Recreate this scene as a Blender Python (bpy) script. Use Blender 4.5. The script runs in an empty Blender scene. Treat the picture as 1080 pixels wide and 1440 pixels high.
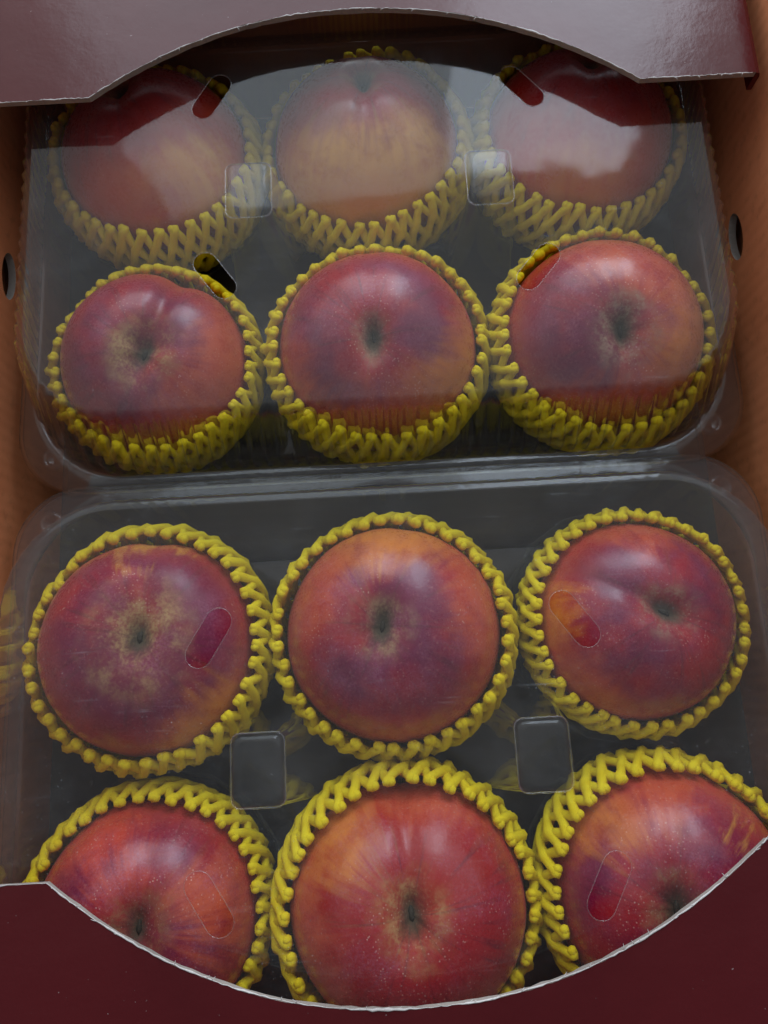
import bpy, bmesh, math, random
from mathutils import Vector, Matrix, noise
random.seed(7)
sc = bpy.context.scene
COL = sc.collection
R = math.radians

# ------------------------------------------------------------------ camera
cam_d = bpy.data.cameras.new('camera')
cam = bpy.data.objects.new('camera', cam_d); COL.objects.link(cam)
cam_d.sensor_fit = 'VERTICAL'; cam_d.sensor_height = 24.0; cam_d.lens = 24.0 * 1040 / 1440
cam_d.clip_start = 0.01; cam_d.clip_end = 50
m = Matrix(((0.99852, 0.05433, -0.00001), (-0.05312, 0.9763, -0.20982), (-0.01139, 0.20951, 0.97774))).to_4x4()
m.translation = (-0.0009, -0.0703, 0.3274)
cam.matrix_world = m
sc.camera = cam

# ------------------------------------------------------------------ light: a dim room, one tall window beyond the box
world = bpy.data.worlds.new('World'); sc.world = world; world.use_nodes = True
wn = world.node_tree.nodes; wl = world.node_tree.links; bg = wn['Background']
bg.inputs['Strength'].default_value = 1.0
# ambient gradient in place of the room, tuned brighter towards the window, darker behind
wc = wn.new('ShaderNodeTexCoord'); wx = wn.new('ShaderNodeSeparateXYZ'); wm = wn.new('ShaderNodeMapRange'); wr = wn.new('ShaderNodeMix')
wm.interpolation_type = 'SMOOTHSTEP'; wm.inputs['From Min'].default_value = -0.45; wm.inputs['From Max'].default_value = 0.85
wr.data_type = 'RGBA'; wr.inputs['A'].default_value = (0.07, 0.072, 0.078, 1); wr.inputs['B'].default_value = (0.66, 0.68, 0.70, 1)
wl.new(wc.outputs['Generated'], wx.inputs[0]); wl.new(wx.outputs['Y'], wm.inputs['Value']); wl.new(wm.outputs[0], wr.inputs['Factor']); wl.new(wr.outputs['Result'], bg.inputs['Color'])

def area(name, loc, target, sx, sy, radiance, color):
    d = bpy.data.lights.new(name, 'AREA'); d.shape = 'RECTANGLE'; d.size = sx; d.size_y = sy
    d.energy = radiance * math.pi * sx * sy; d.color = color      # emitted radiance -> watts
    o = bpy.data.objects.new(name, d); COL.objects.link(o); o.location = loc
    o.rotation_euler = (Vector(target) - Vector(loc)).to_track_quat('-Z', 'Y').to_euler()
    return o
area('window_light', (0.285, 0.76, 0.59), (0.285, 0.0, 0.59), 0.315, 0.76, 3.3, (0.74, 0.86, 1.0))
area('curtained_window_light', (-0.12, 0.76, 0.62), (-0.12, 0.0, 0.62), 0.49, 0.82, 1.15, (0.74, 0.88, 1.0))

sc.view_settings.view_transform = 'Standard'; sc.view_settings.look = 'None'
sc.view_settings.exposure = 0.97; sc.view_settings.gamma = 1.0; sc.view_settings.use_curve_mapping = False
sc.cycles.transparent_max_bounces = 24; sc.cycles.max_bounces = 4; sc.cycles.caustics_reflective = False; sc.cycles.caustics_refractive = False

# ------------------------------------------------------------------ helpers
def obj(name, me, mat, parent=None):
    o = bpy.data.objects.new(name, me); COL.objects.link(o)
    if mat is not None and not me.materials: me.materials.append(mat)
    if parent: o.parent = parent
    return o
def empty(name, loc):
    o = bpy.data.objects.new(name, None); COL.objects.link(o); o.location = loc
    o.empty_display_size = 0.02
    return o
def tag(o, label, cat, group=None):
    o['label'] = label; o['category'] = cat
    if group: o['group'] = group
def mesh(name, v, f, smooth=False):
    me = bpy.data.meshes.new(name); me.from_pydata(v, [], f); me.update()
    if smooth: me.polygons.foreach_set('use_smooth', [True] * len(me.polygons))
    return me
def from_bm(name, bm, smooth=False):
    me = bpy.data.meshes.new(name); bm.to_mesh(me); bm.free()
    if smooth: me.polygons.foreach_set('use_smooth', [True] * len(me.polygons))
    return me
def tube(v, f, pts, rads, sides=6, up=Vector((0, 0, 1)), closed=False):
    base = len(v); n = len(pts)
    for i, p in enumerate(pts):
        a = pts[(i - 1) % n] if (closed or i > 0) else pts[i]
        b = pts[(i + 1) % n] if (closed or i < n - 1) else pts[i]
        t = (b - a)
        if t.length < 1e-9: t = Vector((1, 0, 0))
        t.normalize()
        s = t.cross(up)
        if s.length < 1e-4: s = t.cross(Vector((1, 0, 0)))
        s.normalize(); w = s.cross(t)
        r = rads[i] if isinstance(rads, (list, tuple)) else rads
        for k in range(sides):
            an = 2 * math.pi * k / sides
            v.append(tuple(p + (s * math.cos(an) + w * math.sin(an)) * r))
    for i in range(n if closed else n - 1):
        j = (i + 1) % n
        for k in range(sides):
            l = (k + 1) % sides
            f.append((base + i * sides + k, base + i * sides + l, base + j * sides + l, base + j * sides + k))
    if not closed:
        f.append(tuple(base + k for k in range(sides))[::-1])
        f.append(tuple(base + (n - 1) * sides + k for k in range(sides)))

# ------------------------------------------------------------------ materials
class NT:
    def __init__(s, name):
        s.mat = bpy.data.materials.new(name); s.mat.use_nodes = True
        s.t = s.mat.node_tree; s.t.nodes.clear()
        s.out = s.t.nodes.new('ShaderNodeOutputMaterial')
    def n(s, typ, inp=None, **kw):
        nd = s.t.nodes.new('ShaderNode' + typ)
        for k, val in kw.items(): setattr(nd, k, val)
        for k, val in (inp or {}).items(): s.set(nd.inputs[k], val)
        return nd
    def set(s, sock, val):
        if isinstance(val, bpy.types.NodeSocket): s.t.links.new(val, sock)
        elif isinstance(val, bpy.types.Node): s.t.links.new(val.outputs[0], sock)
        else: sock.default_value = val
    def math(s, op, a, b=0.0, c=None, clamp=False):
        nd = s.t.nodes.new('ShaderNodeMath'); nd.operation = op; nd.use_clamp = clamp
        s.set(nd.inputs[0], a); s.set(nd.inputs[1], b)
        if c is not None: s.set(nd.inputs[2], c)
        return nd.outputs[0]
    def mix(s, fac, a, b, typ='MIX'):
        nd = s.t.nodes.new('ShaderNodeMix'); nd.data_type = 'RGBA'; nd.blend_type = typ
        s.set(nd.inputs['Factor'], fac); s.set(nd.inputs['A'], a); s.set(nd.inputs['B'], b)
        return nd.outputs['Result']
    def smooth(s, x, lo, hi):
        nd = s.t.nodes.new('ShaderNodeMapRange'); nd.interpolation_type = 'SMOOTHSTEP'
        s.set(nd.inputs['Value'], x); nd.inputs['From Min'].default_value = lo; nd.inputs['From Max'].default_value = hi
        return nd.outputs['Result']
    def noise(s, vec, scale, detail=3, rough=0.5, dist=0.0):
        nd = s.n('TexNoise', {'Scale': scale, 'Detail': detail, 'Roughness': rough, 'Distortion': dist})
        s.set(nd.inputs['Vector'], vec); return nd.outputs['Fac']
    def bump(s, h, strength, dist, normal=None):
        nd = s.n('Bump', {'Strength': strength, 'Distance': dist}); s.set(nd.inputs['Height'], h)
        if normal is not None: s.set(nd.inputs['Normal'], normal)
        return nd.outputs[0]
    def coord(s): return s.n('TexCoord').outputs['Object']
    def done(s, shader):
        s.t.links.new(shader.outputs[0] if isinstance(shader, bpy.types.Node) else shader, s.out.inputs['Surface']); return s.mat
def c4(*c): return (*c, 1.0)

def mat_plastic(name, tint, haze, refl=1.0, wav=0.0, refract=0.0, rough=0.06, scuff=0.0):
    t = NT(name); geo = t.n('NewGeometry'); nrm = geo.outputs['Normal']; hz = haze
    if wav > 0 or scuff > 0: co = t.coord()
    if wav > 0: nrm = t.bump(t.noise(co, 15, 3, 0.45), wav, 0.02)      # the sheet is never quite flat
    dt = t.n('VectorMath', operation='DOT_PRODUCT'); t.set(dt.inputs[0], nrm); t.set(dt.inputs[1], geo.outputs['Incoming'])
    sch = t.math('POWER', t.math('SUBTRACT', 1.0, t.math('ABSOLUTE', dt.outputs['Value']), clamp=True), 4.5)
    fr = t.math('MULTIPLY_ADD', sch, 0.85, 0.025 * refl, clamp=True)
    if scuff > 0:                                                     # scuffs and dust on the sheet
        blot = t.smooth(t.noise(co, 42, 4, 0.7), 0.40, 0.80)
        st = t.n('Mapping', {'Scale': (30, 520, 60), 'Rotation': (0, 0, 0.45)}); t.set(st.inputs['Vector'], co)
        scr = t.math('MULTIPLY', t.smooth(t.noise(st.outputs[0], 1.0, 2, 0.5), 0.66, 0.76), blot)
        hz = t.math('MULTIPLY_ADD', scr, 0.12 * scuff, hz)
        dust = t.smooth(t.noise(co, 1300, 1, 0.5), 0.66, 0.80)
        hz = t.math('MULTIPLY_ADD', blot, 0.022 * scuff, hz)
        hz = t.math('MULTIPLY_ADD', t.math('MULTIPLY', dust, blot), 0.30 * scuff, hz)
    tr = t.n('BsdfTransparent', {'Color': c4(*tint)})
    base = tr
    if refract > 0:
        rf = t.n('BsdfRefraction', {'Color': c4(*tint), 'IOR': 1.07, 'Roughness': 0.02})
        base = t.n('MixShader', {0: refract, 1: tr, 2: rf})
    df = t.n('BsdfDiffuse', {'Color': c4(0.62, 0.67, 0.72)})
    b = t.n('MixShader', {0: hz}); t.set(b.inputs[1], base); t.set(b.inputs[2], df)
    gl = t.n('BsdfGlossy', {'Color': c4(1, 1, 1), 'Roughness': rough}); t.set(gl.inputs['Normal'], nrm)
    f = t.n('MixShader', {0: fr}); t.set(f.inputs[1], b); t.set(f.inputs[2], gl)
    return t.done(f)

M_LID = mat_plastic('clear_lid_plastic', (0.97, 0.975, 0.975), 0.012, 1.0, 0.04, scuff=1.0)
M_WALL = mat_plastic('clear_rib_plastic', (0.95, 0.96, 0.96), 0.015, 2.2, refract=0.28)
M_WALL2 = mat_plastic('clear_side_plastic', (0.95, 0.96, 0.96), 0.040, 1.0)
M_EDGE = mat_plastic('bright_plastic_edge', (0.94, 0.95, 0.96), 0.03, 2.0)  # extra haze and reflection so thin edges read as highlights
M_TRAY = mat_plastic('clear_tray_plastic', (0.84, 0.86, 0.86), 0.035, 1.1, rough=0.08)
M_POST = mat_plastic('clear_post_plastic', (0.985, 0.985, 0.985), 0.012, 0.9, rough=0.06)

def mat_foam():
    t = NT('yellow_foam'); co = t.coord()
    n1 = t.noise(co, 260, 3); n2 = t.noise(co, 2200, 2)
    col = t.mix(t.smooth(n1, 0.3, 0.7), c4(0.90, 0.71, 0.008), c4(0.96, 0.81, 0.022))
    p = t.n('BsdfPrincipled', {'Roughness': 0.8, 'Specular IOR Level': 0.2})
    t.set(p.inputs['Base Color'], col)
    t.set(p.inputs['Normal'], t.bump(n2, 0.35, 0.0006))
    tl = t.n('BsdfTranslucent'); t.set(tl.inputs['Color'], col)
    mx = t.n('MixShader', {0: 0.30}); t.set(mx.inputs[1], p.outputs[0]); t.set(mx.inputs[2], tl.outputs[0])
    return t.done(mx)
M_FOAM = mat_foam()

def mat_maroon():
    t = NT('maroon_printed_board'); co = t.coord()
    a = t.noise(co, 18, 4); fib = t.noise(co, 900, 3)
    col = t.mix(t.smooth(a, 0.35, 0.7), c4(0.078, 0.0064, 0.0088), c4(0.065, 0.0050, 0.0074))
    st = t.n('Mapping', {'Scale': (45, 160, 50), 'Rotation': (0, 0, -0.35)}); t.set(st.inputs['Vector'], co)
    sc_ = t.math('MULTIPLY', t.smooth(t.noise(st.outputs[0], 1, 5, 0.7), 0.70, 0.80), t.smooth(a, 0.5, 0.62))
    sp = t.smooth(t.noise(co, 700, 2), 0.74, 0.79)
    col = t.mix(t.math('MULTIPLY', sc_, 0.35), col, c4(0.45, 0.35, 0.36))
    col = t.mix(t.math('MULTIPLY', sp, 0.35), col, c4(0.5, 0.42, 0.42))
    p = t.n('BsdfPrincipled', {'Roughness': 0.27, 'Specular IOR Level': 0.32})
    t.set(p.inputs['Base Color'], col)
    t.set(p.inputs['Roughness'], t.math('MULTIPLY_ADD', fib, 0.10, 0.13))
    t.set(p.inputs['Normal'], t.bump(t.noise(co, 60, 3), 0.12, 0.002, t.bump(fib, 0.06, 0.0005)))
    return t.done(p)
M_MAROON = mat_maroon()

def mat_kraft(name, base, alt, flute=True):
    t = NT(name); co = t.coord()
    a = t.noise(co, 30, 4); fm = t.n('Mapping', {'Scale': (1500, 220, 220)}); t.set(fm.inputs['Vector'], co)
    fib = t.noise(fm.outputs[0], 1, 4, 0.6)
    col = t.mix(t.smooth(a, 0.3, 0.7), c4(*base), c4(*alt))
    col = t.mix(t.math('MULTIPLY', t.smooth(fib, 0.5, 0.75), 0.35), col, c4(*[x * 0.55 for x in base]))
    p = t.n('BsdfPrincipled', {'Roughness': 0.75, 'Specular IOR Level': 0.3}); t.set(p.inputs['Base Color'], col)
    nr = t.bump(fib, 0.15, 0.0005)
    if flute:
        w = t.n('TexWave', {'Scale': 62.0, 'Distortion': 0.6, 'Detail': 1.0}, bands_direction='Y'); t.set(w.inputs['Vector'], co)
        nr = t.bump(w.outputs['Fac'], 0.10, 0.0007, nr)
    t.set(p.inputs['Normal'], nr)
    return t.done(p)
M_KRAFT = mat_kraft('kraft_board_inside', (0.64, 0.225, 0.098), (0.72, 0.27, 0.125))
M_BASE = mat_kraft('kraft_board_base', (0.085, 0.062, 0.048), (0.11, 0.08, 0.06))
M_RAW = mat_kraft('raw_board_edge', (0.27, 0.245, 0.225), (0.36, 0.33, 0.30), False)
M_FRAY = mat_kraft('torn_paper_fibre', (0.46, 0.44, 0.43), (0.64, 0.62, 0.61), False)
M_SCAR = mat_kraft('dry_stem_scar', (0.020, 0.016, 0.010), (0.04, 0.03, 0.018), False)
M_TABLE = mat_kraft('dark_table_wood', (0.10, 0.065, 0.04), (0.13, 0.08, 0.05), False)

def mat_peach(name, seed, blush, deep, ring, ring_r, speck):
    """blush: list of (local unit dir, cos_lo, cos_hi, colour); ring: colour and size of the russet ring at the stem"""
    t = NT(name); co = t.coord()
    mp = t.n('Mapping', {'Location': (seed * 1.37, seed * 0.61, seed * 2.1)}); t.set(mp.inputs['Vector'], co)
    cs = mp.outputs[0]
    nv = t.n('VectorMath', operation='NORMALIZE'); t.set(nv.inputs[0], co)
    n_big = t.noise(cs, 38, 3, 0.55); n_mid = t.noise(cs, 120, 4, 0.6); n_fine = t.noise(cs, 900, 3, 0.6)
    # streaks run from the stem to the tip
    sx = t.n('SeparateXYZ'); t.set(sx.inputs[0], nv.outputs[0])
    az = t.math('ARCTAN2', sx.outputs['Y'], sx.outputs['X'])
    cv = t.n('CombineXYZ'); t.set(cv.inputs[0], t.math('MULTIPLY', t.math('COSINE', az), 7.0)); t.set(cv.inputs[1], t.math('MULTIPLY', t.math('SINE', az), 7.0)); t.set(cv.inputs[2], t.math('MULTIPLY', sx.outputs['Z'], 1.6))
    streak = t.noise(cv.outputs[0], 1.3 + 0.1 * (seed % 3), 4, 0.6)
    col = t.mix(t.smooth(n_big, 0.36, 0.66), c4(*deep), c4(0.32, 0.011, 0.018))
    col = t.mix(t.math('MULTIPLY', t.smooth(streak, 0.50, 0.72), 0.55), col, c4(0.070, 0.006, 0.020))
    eq = t.math('SUBTRACT', 1.0, t.smooth(t.math('MULTIPLY_ADD', t.math('SUBTRACT', n_big, 0.5), 0.7, sx.outputs['Z']), 0.08, 0.74))
    col = t.mix(t.math('MULTIPLY', eq, 0.72), col, c4(0.62, 0.078, 0.022))
    wob = t.math('MULTIPLY_ADD', t.math('SUBTRACT', n_big, 0.5), 0.55, t.math('MULTIPLY', t.math('SUBTRACT', streak, 0.5), 0.35))
    for (d, lo, hi, bc) in blush:
        dp = t.n('VectorMath', operation='DOT_PRODUCT'); t.set(dp.inputs[0], nv.outputs[0]); dp.inputs[1].default_value = d
        mk = t.smooth(t.math('ADD', dp.outputs['Value'], wob), lo, hi)
        mk = t.math('MULTIPLY', mk, t.math('MULTIPLY_ADD', t.smooth(n_mid, 0.25, 0.6), 0.45, 0.55))
        col = t.mix(mk, col, c4(*bc))
    # fine pale speckle
    vo = t.n('TexVoronoi', {'Scale': 760.0, 'Randomness': 1.0}); t.set(vo.inputs['Vector'], cs)
    sp = t.math('MULTIPLY', t.math('SUBTRACT', 1.0, t.smooth(vo.outputs['Distance'], 0.10, 0.26)), t.smooth(n_mid, 0.40, 0.60))
    col = t.mix(t.math('MULTIPLY', sp, t.math('MULTIPLY', t.smooth(n_big, 0.38, 0.62), speck * 1.2)), col, c4(0.74, 0.48, 0.40))
    col = t.mix(t.math('MULTIPLY', t.smooth(n_fine, 0.55, 0.75), speck * 0.5), col, c4(0.55, 0.22, 0.20))
    # bloom: a mottled pale fuzz on the skin
    blm = t.math('MULTIPLY', t.smooth(t.noise(cs, 55, 5, 0.7), 0.42, 0.72), t.math('MULTIPLY_ADD', t.smooth(t.noise(cs, 1500, 2, 0.6), 0.40, 0.68), 0.75, 0.25))
    col = t.mix(t.math('MULTIPLY', t.math('MULTIPLY', blm, t.math('MULTIPLY_ADD', t.smooth(sx.outputs['Z'], 0.25, 0.85), 0.75, 0.25)), 0.08 + 0.55 * speck), col, c4(0.44, 0.17, 0.29))
    # russet ring at the stem, then the olive cavity, its shade darkened into the colour
    rad = t.n('VectorMath', operation='LENGTH'); xy = t.n('CombineXYZ'); so = t.n('SeparateXYZ'); t.set(so.inputs[0], co)
    t.set(xy.inputs[0], so.outputs['X']); t.set(xy.inputs[1], t.math('MULTIPLY', so.outputs['Y'], 0.85)); t.set(rad.inputs[0], xy.outputs[0])
    rr = t.math('MULTIPLY_ADD', t.math('SUBTRACT', n_mid, 0.5), 0.012, rad.outputs['Value'])
    xs = t.n('CombineXYZ'); t.set(xs.inputs[0], t.math('MULTIPLY', so.outputs['X'], 1.4)); t.set(xs.inputs[1], t.math('MULTIPLY', so.outputs['Y'], 0.85))
    rl = t.n('VectorMath', operation='LENGTH'); t.set(rl.inputs[0], xs.outputs[0])
    rs = t.math('MULTIPLY_ADD', t.math('SUBTRACT', n_mid, 0.5), 0.006, rl.outputs['Value'])
    rs = t.math('MULTIPLY_ADD', t.math('SUBTRACT', n_fine, 0.5), 0.003, rs)
    rr = t.math('MULTIPLY_ADD', t.math('SUBTRACT', n_fine, 0.5), 0.009, rr)
    up = t.smooth(sx.outputs['Z'], 0.2, 0.5)
    mk = t.math('MULTIPLY', t.math('SUBTRACT', 1.0, t.smooth(rr, ring_r * 0.55, ring_r * 1.25)), up)
    mk = t.math('MULTIPLY', mk, t.math('MULTIPLY', t.math('MULTIPLY_ADD', t.smooth(n_fine, 0.36, 0.62), 0.5, 0.5), t.math('MULTIPLY_ADD', t.smooth(t.noise(cs, 75, 4, 0.65), 0.40, 0.62), 0.8, 0.2)))
    col = t.mix(t.math('MULTIPLY', mk, 0.80), col, c4(*ring))
    wide = t.math('MULTIPLY', t.math('SUBTRACT', 1.0, t.smooth(rad.outputs['Value'], ring_r * 0.7, ring_r * 1.4)), up)
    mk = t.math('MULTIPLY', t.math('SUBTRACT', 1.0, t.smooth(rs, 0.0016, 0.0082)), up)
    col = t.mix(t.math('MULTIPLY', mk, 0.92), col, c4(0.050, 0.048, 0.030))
    p = t.n('BsdfPrincipled', {'Specular IOR Level': 0.42, 'Sheen Weight': 0.06, 'Sheen Roughness': 0.4, 'Sheen Tint': c4(0.9, 0.75, 0.8), 'Subsurface Weight': 0.0})
    t.set(p.inputs['Base Color'], col)
    t.set(p.inputs['Roughness'], t.math('MAXIMUM', t.math('MULTIPLY_ADD', n_fine, 0.22, t.math('MULTIPLY_ADD', n_mid, 0.16, 0.10)), t.math('MULTIPLY', wide, 0.75)))
    t.set(p.inputs['Specular IOR Level'], t.math('MULTIPLY_ADD', wide, -0.36, 0.45))
    t.set(p.inputs['Normal'], t.bump(n_fine, 0.10, 0.0005, t.bump(n_mid, 0.07, 0.002)))
    return t.done(p)

# ------------------------------------------------------------------ the surface under the box
v = [(-0.8, -0.8, -0.004), (0.8, -0.8, -0.004), (0.8, 0.8, -0.004), (-0.8, 0.8, -0.004)]
tb = obj('table_surface', mesh('table_surface', v, [(0, 1, 2, 3)]), M_TABLE); tb['kind'] = 'structure'

# ------------------------------------------------------------------ the carton
HX, HY, TB, ZT = 0.1475, 0.209, 0.003, 0.118       # inner half sizes, board thickness, wall height
ZF = 0.1015                                           # top face of the cut-out flaps
box = empty('cardboard_box', (0, 0, 0))
tag(box, 'maroon cardboard carton with kraft inside and flaps cut in wide arcs', 'box')

def slab(name, outline, holes, thick, to3d, mats, parent, top_mat=0, side_mat=0, bot_mat=0):
    """a board: a 2D outline with holes, extruded; to3d(u, v, w) places it, w from 0 (front) to -thick (back)"""
    bm = bmesh.new(); loops = []
    for lp in [outline] + holes:
        vs = [bm.verts.new(Vector((u, w, 0))) for (u, w) in lp]; loops.append(vs)
        for i in range(len(vs)): bm.edges.new((vs[i], vs[(i + 1) % len(vs)]))
    bmesh.ops.triangle_fill(bm, use_beauty=True, use_dissolve=False, edges=bm.edges[:], normal=(0, 0, 1))
    front = [[x.co.xy for x in vs] for vs in loops]
    for fc in bm.faces:
        if fc.normal.z < 0: fc.normal_flip()
        fc.material_index = top_mat
    top_faces = bm.faces[:]
    vmap = {}
    for x in bm.verts[:]: vmap[x] = bm.verts.new(x.co + Vector((0, 0, -thick)))
    for fc in top_faces:
        nf = bm.faces.new([vmap[x] for x in reversed(fc.verts[:])]); nf.material_index = bot_mat
    for vs in loops:
        n = len(vs)
        for i in range(n):
            a, b = vs[i], vs[(i + 1) % n]
            nf = bm.faces.new((a, vmap[a], vmap[b], b)); nf.material_index = side_mat
    for x in bm.verts: x.co = Vector(to3d(x.co.x, x.co.y, x.co.z))
    bmesh.ops.recalc_face_normals(bm, faces=bm.faces[:])
    me = from_bm(name, bm)
    for mm in mats: me.materials.append(mm)
    return obj(name, me, None, parent)

def circle(cx, cy, rx, ry, n=28): return [(cx + rx * math.cos(2 * math.pi * k / n), cy + ry * math.sin(2 * math.pi * k / n)) for k in range(n)]
BM = [M_KRAFT, M_RAW, M_MAROON]
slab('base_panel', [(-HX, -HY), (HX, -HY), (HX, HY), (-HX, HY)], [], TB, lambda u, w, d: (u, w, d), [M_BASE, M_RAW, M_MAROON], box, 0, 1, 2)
for s in (-1, 1):
    slab('hole_backing_panel', [(-HY, 0), (HY, 0), (HY, ZT), (-HY, ZT)], [], TB,
         lambda u, w, d, s=s: (s * (HX + 0.0075 - d), u, w), BM, box, 0, 1, 2)        # added outer panel, blocks light so the wall holes look dark
    slab('holed_side_wall', [(-HY, 0), (HY, 0), (HY, ZT), (-HY, ZT)],
         [circle(0.094, 0.056, 0.010, 0.0055), circle(-0.10, 0.056, 0.010, 0.0055)], TB,
         lambda u, w, d, s=s: (s * (HX - d), u, w), BM, box, 0, 1, 2)
for s in (-1, 1):
    slab('backing_gap_cap', [(-HY, 0), (HY, 0), (HY, 0.0105), (-HY, 0.0105)], [], 0.001,
         lambda u, w, d, s=s: (s * (HX + w), u, ZT + 0.0012 + d), [M_KRAFT, M_KRAFT, M_KRAFT], box)  # added strip closing the gap behind the holes against light
for s in (-1, 1):
    slab('end_wall', [(-HX - TB, 0), (HX + TB, 0), (HX + TB, ZF - 0.004), (-HX - TB, ZF - 0.004)],
         [circle(0.0, 0.072, 0.006, 0.010)], TB,
         lambda u, w, d, s=s: (u, s * (HY + 0.0002 - d), w), BM, box, 0, 1, 2)

def arc_edge(p_left, p_right, apex, corner, n=70):
    """points from left corner to right corner along a bowed cut through the apex, eased at the corners"""
    pts = []
    for k in range(n + 1):
        a = k / n; x = p_left[0] + (p_right[0] - p_left[0]) * a
        base = p_left[1] + (p_right[1] - p_left[1]) * a
        s = 2 * a - 1
        prof = (1 - abs(s) ** 2.15)
        pts.append((x, base + (apex - (p_left[1] + p_right[1]) / 2) * prof))
    return pts

def flap(kind, p_left, p_right, apex, hinge_y, xw, z, tilt):
    pts = arc_edge(p_left, p_right, apex, 0)
    rough = []
    for (x, y) in pts: rough.append((x, y + random.uniform(-1, 1) * 0.00022))
    out = [(-xw, p_left[1] - 0.0015 * (1 if hinge_y > 0 else -1) * 0)] + rough + [(xw, p_right[1])]
    out += [(xw, hinge_y), (-xw, hinge_y)]
    th = 0.0022
    hz = lambda y: z + (y - hinge_y) * tilt
    fo = slab('top_flap', out, [], th, lambda u, w, d: (u, w, hz(w) + d), [M_MAROON, M_RAW, M_KRAFT], box, 0, 1, 2)
    # thin folded-down lips on the two short sides
    for s in (-1, 1):
        y0, y1 = sorted((hinge_y, (p_right if s > 0 else p_left)[1]))
        v = []; f = []
        for (dx, dz) in ((0.0, -0.0002), (0.0016, -0.0008), (0.0022, -0.0022), (0.0022, -0.0085), (0.0004, -0.0085), (0.0002, -0.0024)):
            for y in (y0, y1): v.append((s * (xw + dx), y, hz(y) + dz))
        for k in range(6):
            l = (k + 1) % 6; f.append((2 * k, 2 * k + 1, 2 * l + 1, 2 * l))
        f += [(0, 2, 4, 6, 8, 10), (11, 9, 7, 5, 3, 1)]
        lp = mesh('folded_lip', v, f)
        lo = obj('folded_lip', lp, M_MAROON, fo)
    # torn white paper fibres along the printed edge
    v = []; f = []
    sg = -1 if hinge_y > 0 else 1
    E = [(-xw, p_left[1])] + pts + [(xw, p_right[1])]
    P = []
    for i in range(len(E) - 1):
        a, b = E[i], E[i + 1]; L = math.hypot(b[0] - a[0], b[1] - a[1]); nn = max(1, int(L / 0.0012))
        for k in range(nn):
            q = k / nn; P.append(Vector((a[0] + (b[0] - a[0]) * q, a[1] + (b[1] - a[1]) * q, 0)))
    rr = []
    for i, p in enumerate(P):
        p.y += sg * random.uniform(0.0, 0.0003); p.z = hz(p.y) - 0.00005 + random.uniform(-1, 1) * 0.0001
        k = noise.noise(Vector((p.x * 70, hinge_y * 9, 0)))
        rr.append(max(0.00008, (0.00020 if hinge_y > 0 else 0.00024) * (0.8 + 1.4 * k) * random.uniform(0.6, 1.5)))
    tube(v, f, P, rr, 5)
    for i in range(46):
        p = random.choice(P); d = Vector((random.uniform(-1, 1), sg * random.uniform(0.1, 1), random.uniform(-0.2, 0.5))).normalized()
        L = random.uniform(0.0006, 0.0020)
        tube(v, f, [p, p + d * L * 0.5 + Vector((0, 0, 0.0002)), p + d * L], [0.00014, 0.00010, 0.00004], 4)
    obj('frayed_edge', mesh('frayed_edge', v, f, True), M_FRAY, fo)
    return fo
fr = flap('rear', (-0.0981, 0.1352), (0.0985, 0.1307), 0.1670, HY + 0.002, 0.1398, ZF, 0.0)
fr['label'] = 'glossy maroon flap reflecting pale light, scuffed along its arc'
ff = flap('front', (-0.1022, -0.1241), (0.1027, -0.1226), -0.1609, -HY - 0.002, 0.1398, ZF, 0.0)
ff['label'] = 'dark maroon flap with a pale torn paper edge'

# ------------------------------------------------------------------ clamshells
def rrect(hx, hy, r, nx=190, ny=92, na=48):
    """rounded rectangle perimeter with fixed counts: list of (pos, outward normal)"""
    pts = []; V = Vector
    def line(a, b, nrm, n):
        for k in range(n): pts.append((a + (b - a) * (k / n), nrm))
    def arc(c, a0):
        for k in range(na):
            a = a0 + (math.pi / 2) * k / na; d = V((math.cos(a), math.sin(a))); pts.append((c + d * r, d))
    line(V((hx, -hy + r)), V((hx, hy - r)), V((1, 0)), ny); arc(V((hx - r, hy - r)), 0)
    line(V((hx - r, hy)), V((-hx + r, hy)), V((0, 1)), nx); arc(V((-hx + r, hy - r)), math.pi / 2)
    line(V((-hx, hy - r)), V((-hx, -hy + r)), V((-1, 0)), ny); arc(V((-hx + r, -hy + r)), math.pi)
    line(V((-hx + r, -hy)), V((hx - r, -hy)), V((0, -1)), nx); arc(V((hx - r, -hy + r)), 1.5 * math.pi)
    return pts
LZ = 0.0895
LHX, LHY, LR = 0.1268, 0.0870, 0.036
def loops_mesh(prof, rib=5):
    """prof: list of (offset, z, rib amplitude, corner radius); one rib every `rib` perimeter points"""
    v = []; f = []
    for (off, z, amp, r) in prof:
        P = rrect(LHX + off, LHY + off, r); n = len(P)
        for k, (p, d) in enumerate(P):
            q = p + d * amp * max(-0.4, math.cos(2 * math.pi * k / rib)); v.append((q.x, q.y, z))
    for a in range(len(prof) - 1):
        for k in range(n):
            l = (k + 1) % n; f.append((a * n + k, (a + 1) * n + k, (a + 1) * n + l, a * n + l))
    return v, f, n
def pill(cx, cy, L, W, ang, n=10):
    out = []; h = (L - W) / 2; r = W / 2
    for k in range(n + 1):
        a = -math.pi / 2 + math.pi * k / n; out.append((h + r * math.cos(a), r * math.sin(a)))
    for k in range(n + 1):
        a = math.pi / 2 + math.pi * k / n; out.append((-h + r * math.cos(a), r * math.sin(a)))
    c, s = math.cos(ang), math.sin(ang)
    return [(cx + x * c - y * s, cy + x * s + y * c) for (x, y) in out]

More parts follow.
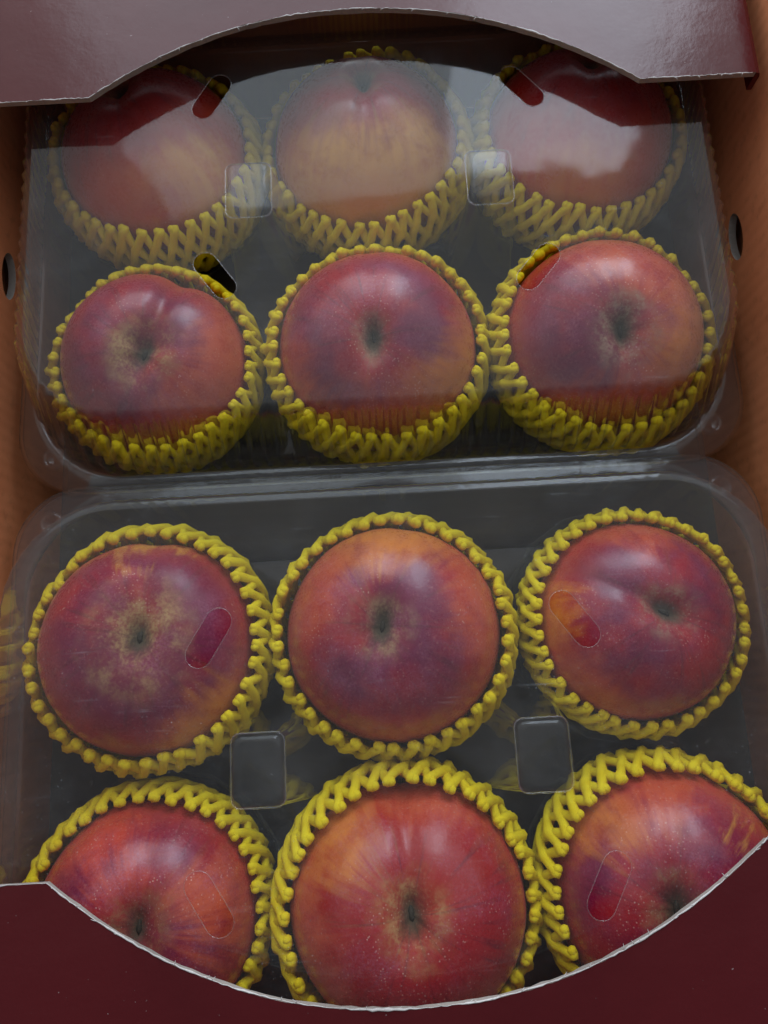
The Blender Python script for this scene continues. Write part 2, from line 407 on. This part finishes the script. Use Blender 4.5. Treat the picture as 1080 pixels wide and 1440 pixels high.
def clamshell(cy, vents, post_y, cup_rows, label, wall_mat, rib):
    root = empty('fruit_clamshell', (0, cy, 0.001)); z0 = -0.001
    tag(root, label, 'plastic container', 'clear clamshells in the carton')
    # --- tray
    tray_prof = [(0.0152, 0.0485, 0, .026), (0.0150, 0.0497, 0, .026), (0.0098, 0.0497, 0, .034), (0.0091, 0.0487, 0, .036), (0.0088, 0.046, 0.0004, .036), (0.0025, 0.010, 0.0006, .034), (-0.002, 0.0055, 0.0, .032), (-0.010, 0.005, 0, .03)]
    v, f, n = loops_mesh([(a, z + z0, b, r) for a, z, b, r in tray_prof], 8)
    nl = len(tray_prof)
    f.append(tuple((nl - 1) * n + k for k in range(n)))
    tray = obj('tray', mesh('tray', v, f, False), M_TRAY, root)
    for poly in tray.data.polygons: poly.use_smooth = len(poly.vertices) == 4
    # cups that cradle the fruit
    cv = []; cf = []
    K = 48
    prof = [(0.0180, 0.0052), (0.0260, 0.0075), (0.0340, 0.0125), (0.0400, 0.0190), (0.0440, 0.0260), (0.0452, 0.0285), (0.0462, 0.0285)]
    for (r_, z) in prof:
        for k in range(K):
            a = 2 * math.pi * k / K; rr = r_ + 0.0006 * math.cos(a * 16)
            cv.append((rr * math.cos(a), rr * math.sin(a), z))
    for i in range(len(prof) - 1):
        for k in range(K):
            l = (k + 1) % K; cf.append((i * K + k, i * K + l, (i + 1) * K + l, (i + 1) * K + k))
    cm = mesh('cup', cv, cf, True)
    for y in cup_rows:
        for x in (-0.0905, 0, 0.0905):
            c = obj('cup', cm, M_TRAY, tray); c.location = (x, y - cy, z0)
    # square tapered posts between the cups, rising to the lid
    for x in (-0.0455, 0.0458):
        bm = bmesh.new(); rings = []
        for (w, h, z, b) in ((0.0205, 0.0215, 0.0055, 0.002), (0.0150, 0.0170, 0.030, 0.003), (0.0089, 0.0117, 0.0780, 0.0030), (0.0087, 0.0115, 0.0795, 0.0030), (0.0081, 0.0109, 0.0810, 0.0028), (0.0072, 0.0100, 0.0819, 0.0024), (0.0061, 0.0089, 0.0822, 0.002)):
            r_ = []
            for (sx, sy, a0) in ((1, 1, 0), (-1, 1, 90), (-1, -1, 180), (1, -1, 270)):
                for k in range(5):
                    a = R(a0 + 90 * k / 4); r_.append(bm.verts.new((sx * (w - b) + b * math.cos(a), sy * (h - b) + b * math.sin(a), z + z0)))
            rings.append(r_)
        for a, b in zip(rings, rings[1:]):
            for k in range(20): bm.faces.new((a[k], a[(k + 1) % 20], b[(k + 1) % 20], b[k]))
        bm.faces.new(rings[-1])
        me = from_bm('post', bm)
        for pl in me.polygons: pl.use_smooth = len(pl.vertices) == 4
        po = obj('post', me, M_POST, tray); po.location = (x, post_y - cy, 0)
        v = []; f = []; ring = []
        for (sx, sy, a0) in ((1, 1, 0), (-1, 1, 90), (-1, -1, 180), (1, -1, 270)):
            for k in range(5):
                a = R(a0 + 90 * k / 4); ring.append(Vector((sx * 0.0057 + 0.0030 * math.cos(a), sy * 0.0085 + 0.0030 * math.sin(a), 0.0800 + z0)))
        tube(v, f, ring, 0.00028, 5, closed=True)  # thin tube added around the post top to imitate a bright edge highlight
        obj('edge_highlight', mesh('edge_highlight', v, f, True), M_EDGE, po)
    # --- lid
    top_prof = [(-0.0030, LZ, 0.0, .033), (-0.0012, LZ - 0.0003, 0.00010, .035), (0.0000, LZ - 0.0012, 0.0005, .036), (0.0010, LZ - 0.0040, 0.0005, .037), (0.0082, 0.0590, 0.0009, .040), (0.0090, 0.0530, 0.0004, .040), (0.0095, 0.0515, 0, .038), (0.0100, 0.0510, 0, .034), (0.0152, 0.0510, 0, .027), (0.0160, 0.0505, 0, .026), (0.0161, 0.0490, 0, .026)]
    bm = bmesh.new(); vs = []
    ring = [bm.verts.new((p.x, p.y, LZ + z0)) for (p, d) in rrect(LHX - 0.0030, LHY - 0.0030, .033)]
    loops = [ring] + [[bm.verts.new((x, y - cy, LZ + z0)) for (x, y) in pill(*w)] for w in vents]
    for lp in loops:
        for i in range(len(lp)): bm.edges.new((lp[i], lp[(i + 1) % len(lp)]))
    bmesh.ops.triangle_fill(bm, use_beauty=True, use_dissolve=False, edges=bm.edges[:], normal=(0, 0, 1))
    for fc in bm.faces:
        if fc.normal.z < 0: fc.normal_flip()
    lid = obj('lid', from_bm('lid', bm), M_LID, root)
    v, f, n = loops_mesh([(a, z + z0, b * rib, r) for a, z, b, r in top_prof])
    lw = obj('ribbed_wall', mesh('ribbed_wall', v, [tuple(reversed(x)) for x in f], True), wall_mat, lid)
    for w in vents:
        v = []; f = []
        tube(v, f, [Vector((x, y - cy, LZ + z0 + 0.0001)) for (x, y) in pill(*w)], 0.00016, 5, closed=True)
        obj('vent_rim', mesh('vent_rim', v, f, True), M_EDGE, lid)
    # button locks at the corners of the rim
    v = []; f = []; K = 20
    prof = [(0.0052, 0.0511), (0.0046, 0.0522), (0.0034, 0.0527), (0.0026, 0.0516), (0.0022, 0.0510)]
    for (r_, z) in prof:
        for k in range(K):
            a = 2 * math.pi * k / K; v.append((r_ * math.cos(a), r_ * math.sin(a), z + z0 + 0.0002))
    for i in range(len(prof) - 1):
        for k in range(K):
            l = (k + 1) % K; f.append((i * K + k, i * K + l, (i + 1) * K + l, (i + 1) * K + k))
    f.append(tuple((len(prof) - 1) * K + k for k in range(K)))
    bmsh = mesh('button_lock', v, f, True)
    for sx in (-1, 1):
        for sy in (-1, 1):
            b = obj('button_lock', bmsh, M_POST, lid); b.location = (sx * 0.1280, sy * 0.0885, 0)
    return root
YR = [-0.1488, -0.0565, 0.0565, 0.1488]
PL, PW = 0.0205, 0.0086
A1, A2 = R(58), R(122)
clamshell(0.1055, [(-0.0570, 0.1434, PL, PW, A1), (0.0592, 0.1406, PL, PW, A2 + 0.12), (-0.0562, 0.0696, PL, PW, A2 + 0.05), (0.0583, 0.0663, PL, PW, A1 - 0.15)],
          0.1100, YR[2:], 'clear plastic clamshell of six netted peaches, its ribbed wall showing beside the other one', M_WALL, 1.6)
clamshell(-0.0975, [(-0.0588, -0.0571, PL, PW, A1), (0.0578, -0.0573, PL, PW, A2 + 0.05), (-0.0590, -0.1350, PL, PW, A2), (0.0597, -0.1358, PL, PW, A1 + 0.05)],
          -0.0990, YR[:2], 'clear plastic clamshell of six netted peaches, partly tucked under the flap with torn pale edge', M_WALL2, 0.35)

# ------------------------------------------------------------------ peaches and their foam nets
PR = 0.0398
def peach_mesh(seed, depth, width, suture, lob):
    rnd = random.Random(seed); NU, NV = 112, 80; v = []; f = []
    o = Vector((seed * 3.1, seed * 1.7, seed * 0.9))
    for j in range(NV + 1):
        th = math.pi * j / NV
        th = th - 0.35 * math.sin(2 * th) * 0.5 if th < math.pi / 2 else th       # denser rings near the stem
        for i in range(NU):
            ph = 2 * math.pi * i / NU
            d = Vector((math.sin(th) * math.cos(ph), math.sin(th) * math.sin(ph), math.cos(th)))
            r = PR * (1 + 0.016 * noise.noise(d * 1.3 + o) + 0.006 * noise.noise(d * 3.5 + o))
            p = Vector((d.x * r, d.y * r, d.z * r * 0.945))
            rho = math.hypot(p.x, p.y)
            w = width * (1 + 0.18 * noise.noise(Vector((math.cos(ph) * 1.5, math.sin(ph) * 1.5, seed))))
            if d.z > 0:
                rh2 = math.hypot(p.x * 1.35, p.y * 0.85)
                p.z -= depth * 0.85 * math.exp(-(rh2 / (w * 0.80)) ** 1.5)
                p.z -= depth * 0.16 * math.exp(-(rho / (w * 2.2)) ** 2)
            # suture: a groove along +Y from the stem to the tip, shallower on the other side
            sgn = 1.0 if p.y > 0 else 0.28
            g = math.exp(-(p.x / (0.0030 + 0.05 * abs(p.y))) ** 2) * sgn * min(1, abs(p.y) / 0.004)
            g *= suture * (0.35 + 0.65 * max(0, d.z + 0.3))
            g2 = math.exp(-(p.x / 0.012) ** 2) * (1 if p.y > 0 else 0) * min(1, abs(p.y) / 0.012) * suture * lob
            p -= d * (g + g2)
            v.append(tuple(p))
    for j in range(NV):
        for i in range(NU):
            k = (i + 1) % NU
            f.append((j * NU + i, (j + 1) * NU + i, (j + 1) * NU + k, j * NU + k))
    me = mesh('peach', v, f, True)
    bm = bmesh.new(); bm.from_mesh(me); bmesh.ops.remove_doubles(bm, verts=bm.verts[:], dist=1e-6); bm.to_mesh(me); bm.free()
    me.polygons.foreach_set('use_smooth', [True] * len(me.polygons))
    return me

def net_mesh(seed, top_lat, n_strand, loose):
    rnd = random.Random(seed * 13 + 5); v = []; f = []
    PROF = [(0.0225, -0.0350), (0.0300, -0.0305), (0.0362, -0.0243), (0.0408, -0.0172), (0.0434, -0.0100), (0.0446, -0.0025), (0.0440, 0.0050), (0.0412, 0.0112)]
    NR = len(PROF) - 1; dz = (top_lat - 22) * 0.0006
    tw = rnd.uniform(0, 6.28); o = Vector((seed * 2.3, 0.4 * seed, 1.0))
    nodes = {}
    def node(i, j):
        i2 = i % (2 * n_strand)
        if (i2, j) not in nodes:
            a = tw + math.pi * i2 / n_strand + rnd.gauss(0, 0.012)
            wv = noise.noise(Vector((math.cos(a) * 1.4, math.sin(a) * 1.4, 0)) + o)
            e = (j / NR) ** 3
            la = PROF[j][1] + (dz + 0.0034 * wv) * e + rnd.gauss(0, 0.0005)
            rr = PROF[j][0] + loose * 0.0007 * wv * e + rnd.gauss(0, 0.0003)
            nodes[(i2, j)] = (a, la, rr)
        return nodes[(i2, j)]
    def xyz(a, z, r): return Vector((r * math.cos(a), r * math.sin(a), z))
    for sgn in (1, -1):
        for s in range(n_strand):
            pts = []; rad = []
            for j in range(NR + 1):
                i = 2 * s + sgn * j
                a, la, rr = node(i, j); off = sgn * 0.0005
                pts.append(xyz(a, la, rr + off)); rad.append((0.00208 if j < NR else 0.00182) * rnd.uniform(0.85, 1.15))
                if j < NR:
                    a2, la2, rr2 = node(i + sgn, j + 1)
                    if a2 - a > 3: a2 -= 2 * math.pi
                    if a - a2 > 3: a2 += 2 * math.pi
                    bow = rnd.uniform(-0.0003, 0.0006)
                    for q in (0.32, 0.68):
                        pts.append(xyz(a + (a2 - a) * (0.5 + (q - 0.5) * 0.75), la + (la2 - la) * q, rr + (rr2 - rr) * q + off + bow)); rad.append(0.00168 * rnd.uniform(0.88, 1.12))
            # strand ends fold over each other at the rim
            q = pts[-1]; a, la, rr = node(2 * s + sgn * NR, NR)
            pts.append(xyz(a + sgn * 0.030, la + 0.0010, rr - 0.0004)); rad.append(0.0017)
            pts.append(xyz(a + sgn * 0.050, la + 0.0012, rr - 0.0003)); rad.append(0.0009)
            up = Vector((pts[len(pts) // 2].x, pts[len(pts) // 2].y, 0)).normalized()
            tube(v, f, pts, rad, 7, up=up)
    return mesh('foam_net', v, f, True)

OR = (0.62, 0.20, 0.035); YE = (0.72, 0.36, 0.06); RO = (0.50, 0.085, 0.035)
DK = (0.30, 0.008, 0.008); PU = (0.150, 0.007, 0.044)
OCH = (0.40, 0.27, 0.12); GRY = (0.33, 0.26, 0.17)
# row, col, stem direction, suture direction, dimple depth, dimple width, suture depth, lobing, blush[(dir, lo, hi, colour)], base, ring, ring radius, speckle, net top
DATA = [
 (0, 0, (0.16, 0.10, 0.96), (0.1, 1, 0), .0100, .0105, .0010, .3, [((0.76, 0.10, 0.58), .82, 1.04, RO), ((-0.30, .75, .6), .80, 1.05, (0.55, .06, .03))], PU, (0.26, 0.13, 0.06), .0125, .55, 13,
  'peach with brown russet speckle partly under the torn-edged flap'),
 (0, 1, (0.03, 0.12, 0.99), (0.0, 1, 0), .0095, .0085, .0019, .6, [((-0.62, .62, .4), .74, 1.04, OR), ((-0.88, -.1, .4), .76, 1.05, RO), ((.2, .92, .3), .78, 1.05, RO)], DK, (0.42, 0.27, 0.11), .0125, .40, 15,
  'bright orange-red peach with straight seam running into an ochre stem ring'),
 (0, 2, (-0.22, 0.02, 0.95), (0.1, 1, 0), .0090, .0095, .0009, .2, [((-0.66, .70, .3), .84, 1.08, OR), ((.62, .36, .7), .90, 1.03, YE), ((-.1, .95, .3), .82, 1.05, RO)], PU, (0.30, 0.22, 0.11), .0115, .35, 15,
  'purple-red peach with a yellow patch cut off by the torn-edged flap'),
 (1, 0, (0.15, 0.06, 0.98), (0.05, 1, 0), .0095, .0110, .0012, .8, [((.66, -.70, .25), .80, 1.05, OR), ((.12, .95, .38), .88, 1.05, YE)], PU, OCH, .0185, .55, 13,
  'purple peach with the widest tan ring around its stem'),
 (1, 1, (-0.12, 0.03, 0.99), (0.2, 1, 0), .0090, .0090, .0007, .2, [((0, .96, .30), .62, 1.0, OR), ((.88, .15, .40), .72, 1.05, RO), ((-.85, .45, .30), .70, 1.05, RO), ((.1, -.95, .1), .7, 1.05, RO)], PU, (0.33, 0.22, 0.12), .0115, .50, 14,
  'red peach with an orange shoulder and a bright highlight'),
 (1, 2, (0.12, 0.03, 0.98), (-0.85, 0.5, 0), .0085, .0105, .0013, .4, [((-0.95, .12, .28), .84, 1.05, OR), ((-.70, -.65, .25), .78, 1.05, RO), ((.1, .92, .4), .82, 1.05, RO)], PU, (0.27, 0.18, 0.12), .0120, .40, 14,
  'purple peach with orange edge and a dent in its shoulder'),
 (2, 0, (0.10, -0.22, 0.97), (0.35, 1, 0), .0105, .0110, .0024, .9, [((.5, -.82, .2), .70, 1.05, RO), ((.9, -.1, .4), .75, 1.05, RO)], PU, OCH, .0150, .45, 12,
  'purple peach creased by a deep seam above its stem'),
 (2, 1, (-0.04, -0.24, 0.97), (0.0, 1, 0), .0085, .0075, .0008, .2, [((.76, -.58, .25), .66, 1.02, OR), ((-.05, -.96, .2), .66, 1.02, RO), ((-.75, -.5, .2), .74, 1.02, RO)], PU, (0.36, 0.24, 0.15), .0085, .55, 13,
  'rosy speckled peach with a small narrow stem slit'),
 (2, 2, (-0.02, -0.30, 0.95), (0.0, -1, 0), .0085, .0085, .0012, .2, [((.80, -.30, .4), .62, 1.00, OR), ((.1, .60, .75), .78, 1.02, RO), ((-.1, -.96, .2), .66, 1.02, RO)], PU, GRY, .0135, .60, 14,
  'dusty pink peach with a grey-tan halo around its slit stem'),
 (3, 0, (-0.25, 0.50, 0.85), (0.3, -1, 0), .0085, .0090, .0010, .3, [((.46, -.80, .35), .66, 1.0, YE), ((.05, -.95, .3), .66, 1.0, RO)], DK, OCH, .0100, .35, 13,
  'peach with a yellow-orange cheek, dark on the side near the box wall'),
 (3, 1, (0.00, 0.35, 0.93), (0.02, -1, 0), .0085, .0085, .0017, .4, [((-.36, -.86, .35), .50, .95, YE), ((.45, -.84, .3), .52, .95, YE), ((0, -.97, .1), .5, .95, (0.68, .30, .05))], (0.24, 0.045, 0.026), OCH, .0090, .30, 13,
  'golden yellow-orange peach, palest of all, with a dark seam'),
 (3, 2, (0.05, 0.50, 0.85), (0.2, 1, 0), .0085, .0090, .0010, .3, [((-.10, -.92, .30), .70, 1.0, OR), ((.7, -.6, .2), .75, 1.05, RO)], DK, OCH, .0100, .35, 13,
  'dark red peach under the glossy flap with a small orange base'),
]
XC = [-0.0905, 0.0, 0.0905]
for idx, (r, c, stem, sut, dep, wid, sd, lob, blush, deep, ring, ring_r, speck, top, label) in enumerate(DATA):
    loc = Vector((XC[c], YR[r], 0.0450))
    Z = Vector(stem).normalized(); Y = Vector(sut); Y = (Y - Z * Y.dot(Z)).normalized(); X = Y.cross(Z)
    rot = Matrix((X, Y, Z)).transposed()
    inv = rot.transposed()
    bl = [(tuple(inv @ Vector(d).normalized()), lo, hi, col) for (d, lo, hi, col) in blush]
    mt = mat_peach('peach_skin', idx + 1, bl, deep, ring, ring_r, speck)
    root = empty('peach', loc); tag(root, label, 'peach', 'peaches in the two clamshells')
    root.rotation_euler = rot.to_euler()
    pb = obj('fruit_body', peach_mesh(idx + 1, dep, wid, sd, lob), mt, root)
    v = []; f = []; K = 14; rn = random.Random(idx + 40)
    zb = PR * 0.945 - dep * 1.01 + 0.0004
    for q, (k_, h_) in enumerate(((1.0, -0.0009), (0.75, 0.0003), (0.35, 0.0006))):
        for k in range(K):
            a = 2 * math.pi * k / K; j_ = rn.uniform(0.75, 1.2)
            v.append((0.0011 * k_ * j_ * math.cos(a), 0.0026 * k_ * j_ * math.sin(a), zb + h_ + rn.uniform(-1, 1) * 0.0002))
    for q in range(2):
        for k in range(K):
            l = (k + 1) % K; f.append((q * K + k, q * K + l, (q + 1) * K + l, (q + 1) * K + k))
    f.append(tuple(2 * K + k for k in range(K)))
    obj('stem_scar', mesh('stem_scar', v, f, True), M_SCAR, root)
    k_s = {(2, 0): 0.94, (1, 2): 0.93, (0, 0): 0.96, (0, 1): 1.02}.get((r, c), 1.0)     # fruit of unequal size
    root.scale = (k_s,) * 3; root.location.z = loc.z - 0.037 * (1 - k_s)
    net = obj('foam_net', net_mesh(idx + 1, top + 9, 39, 1.0), M_FOAM); net.location = root.location; net.scale = (k_s,) * 3
    net.rotation_euler = (random.uniform(-1, 1) * 0.06, random.uniform(-1, 1) * 0.06, random.uniform(0, 6))
    tag(net, 'foam net on ' + label, 'foam net', 'yellow foam nets around the peaches')
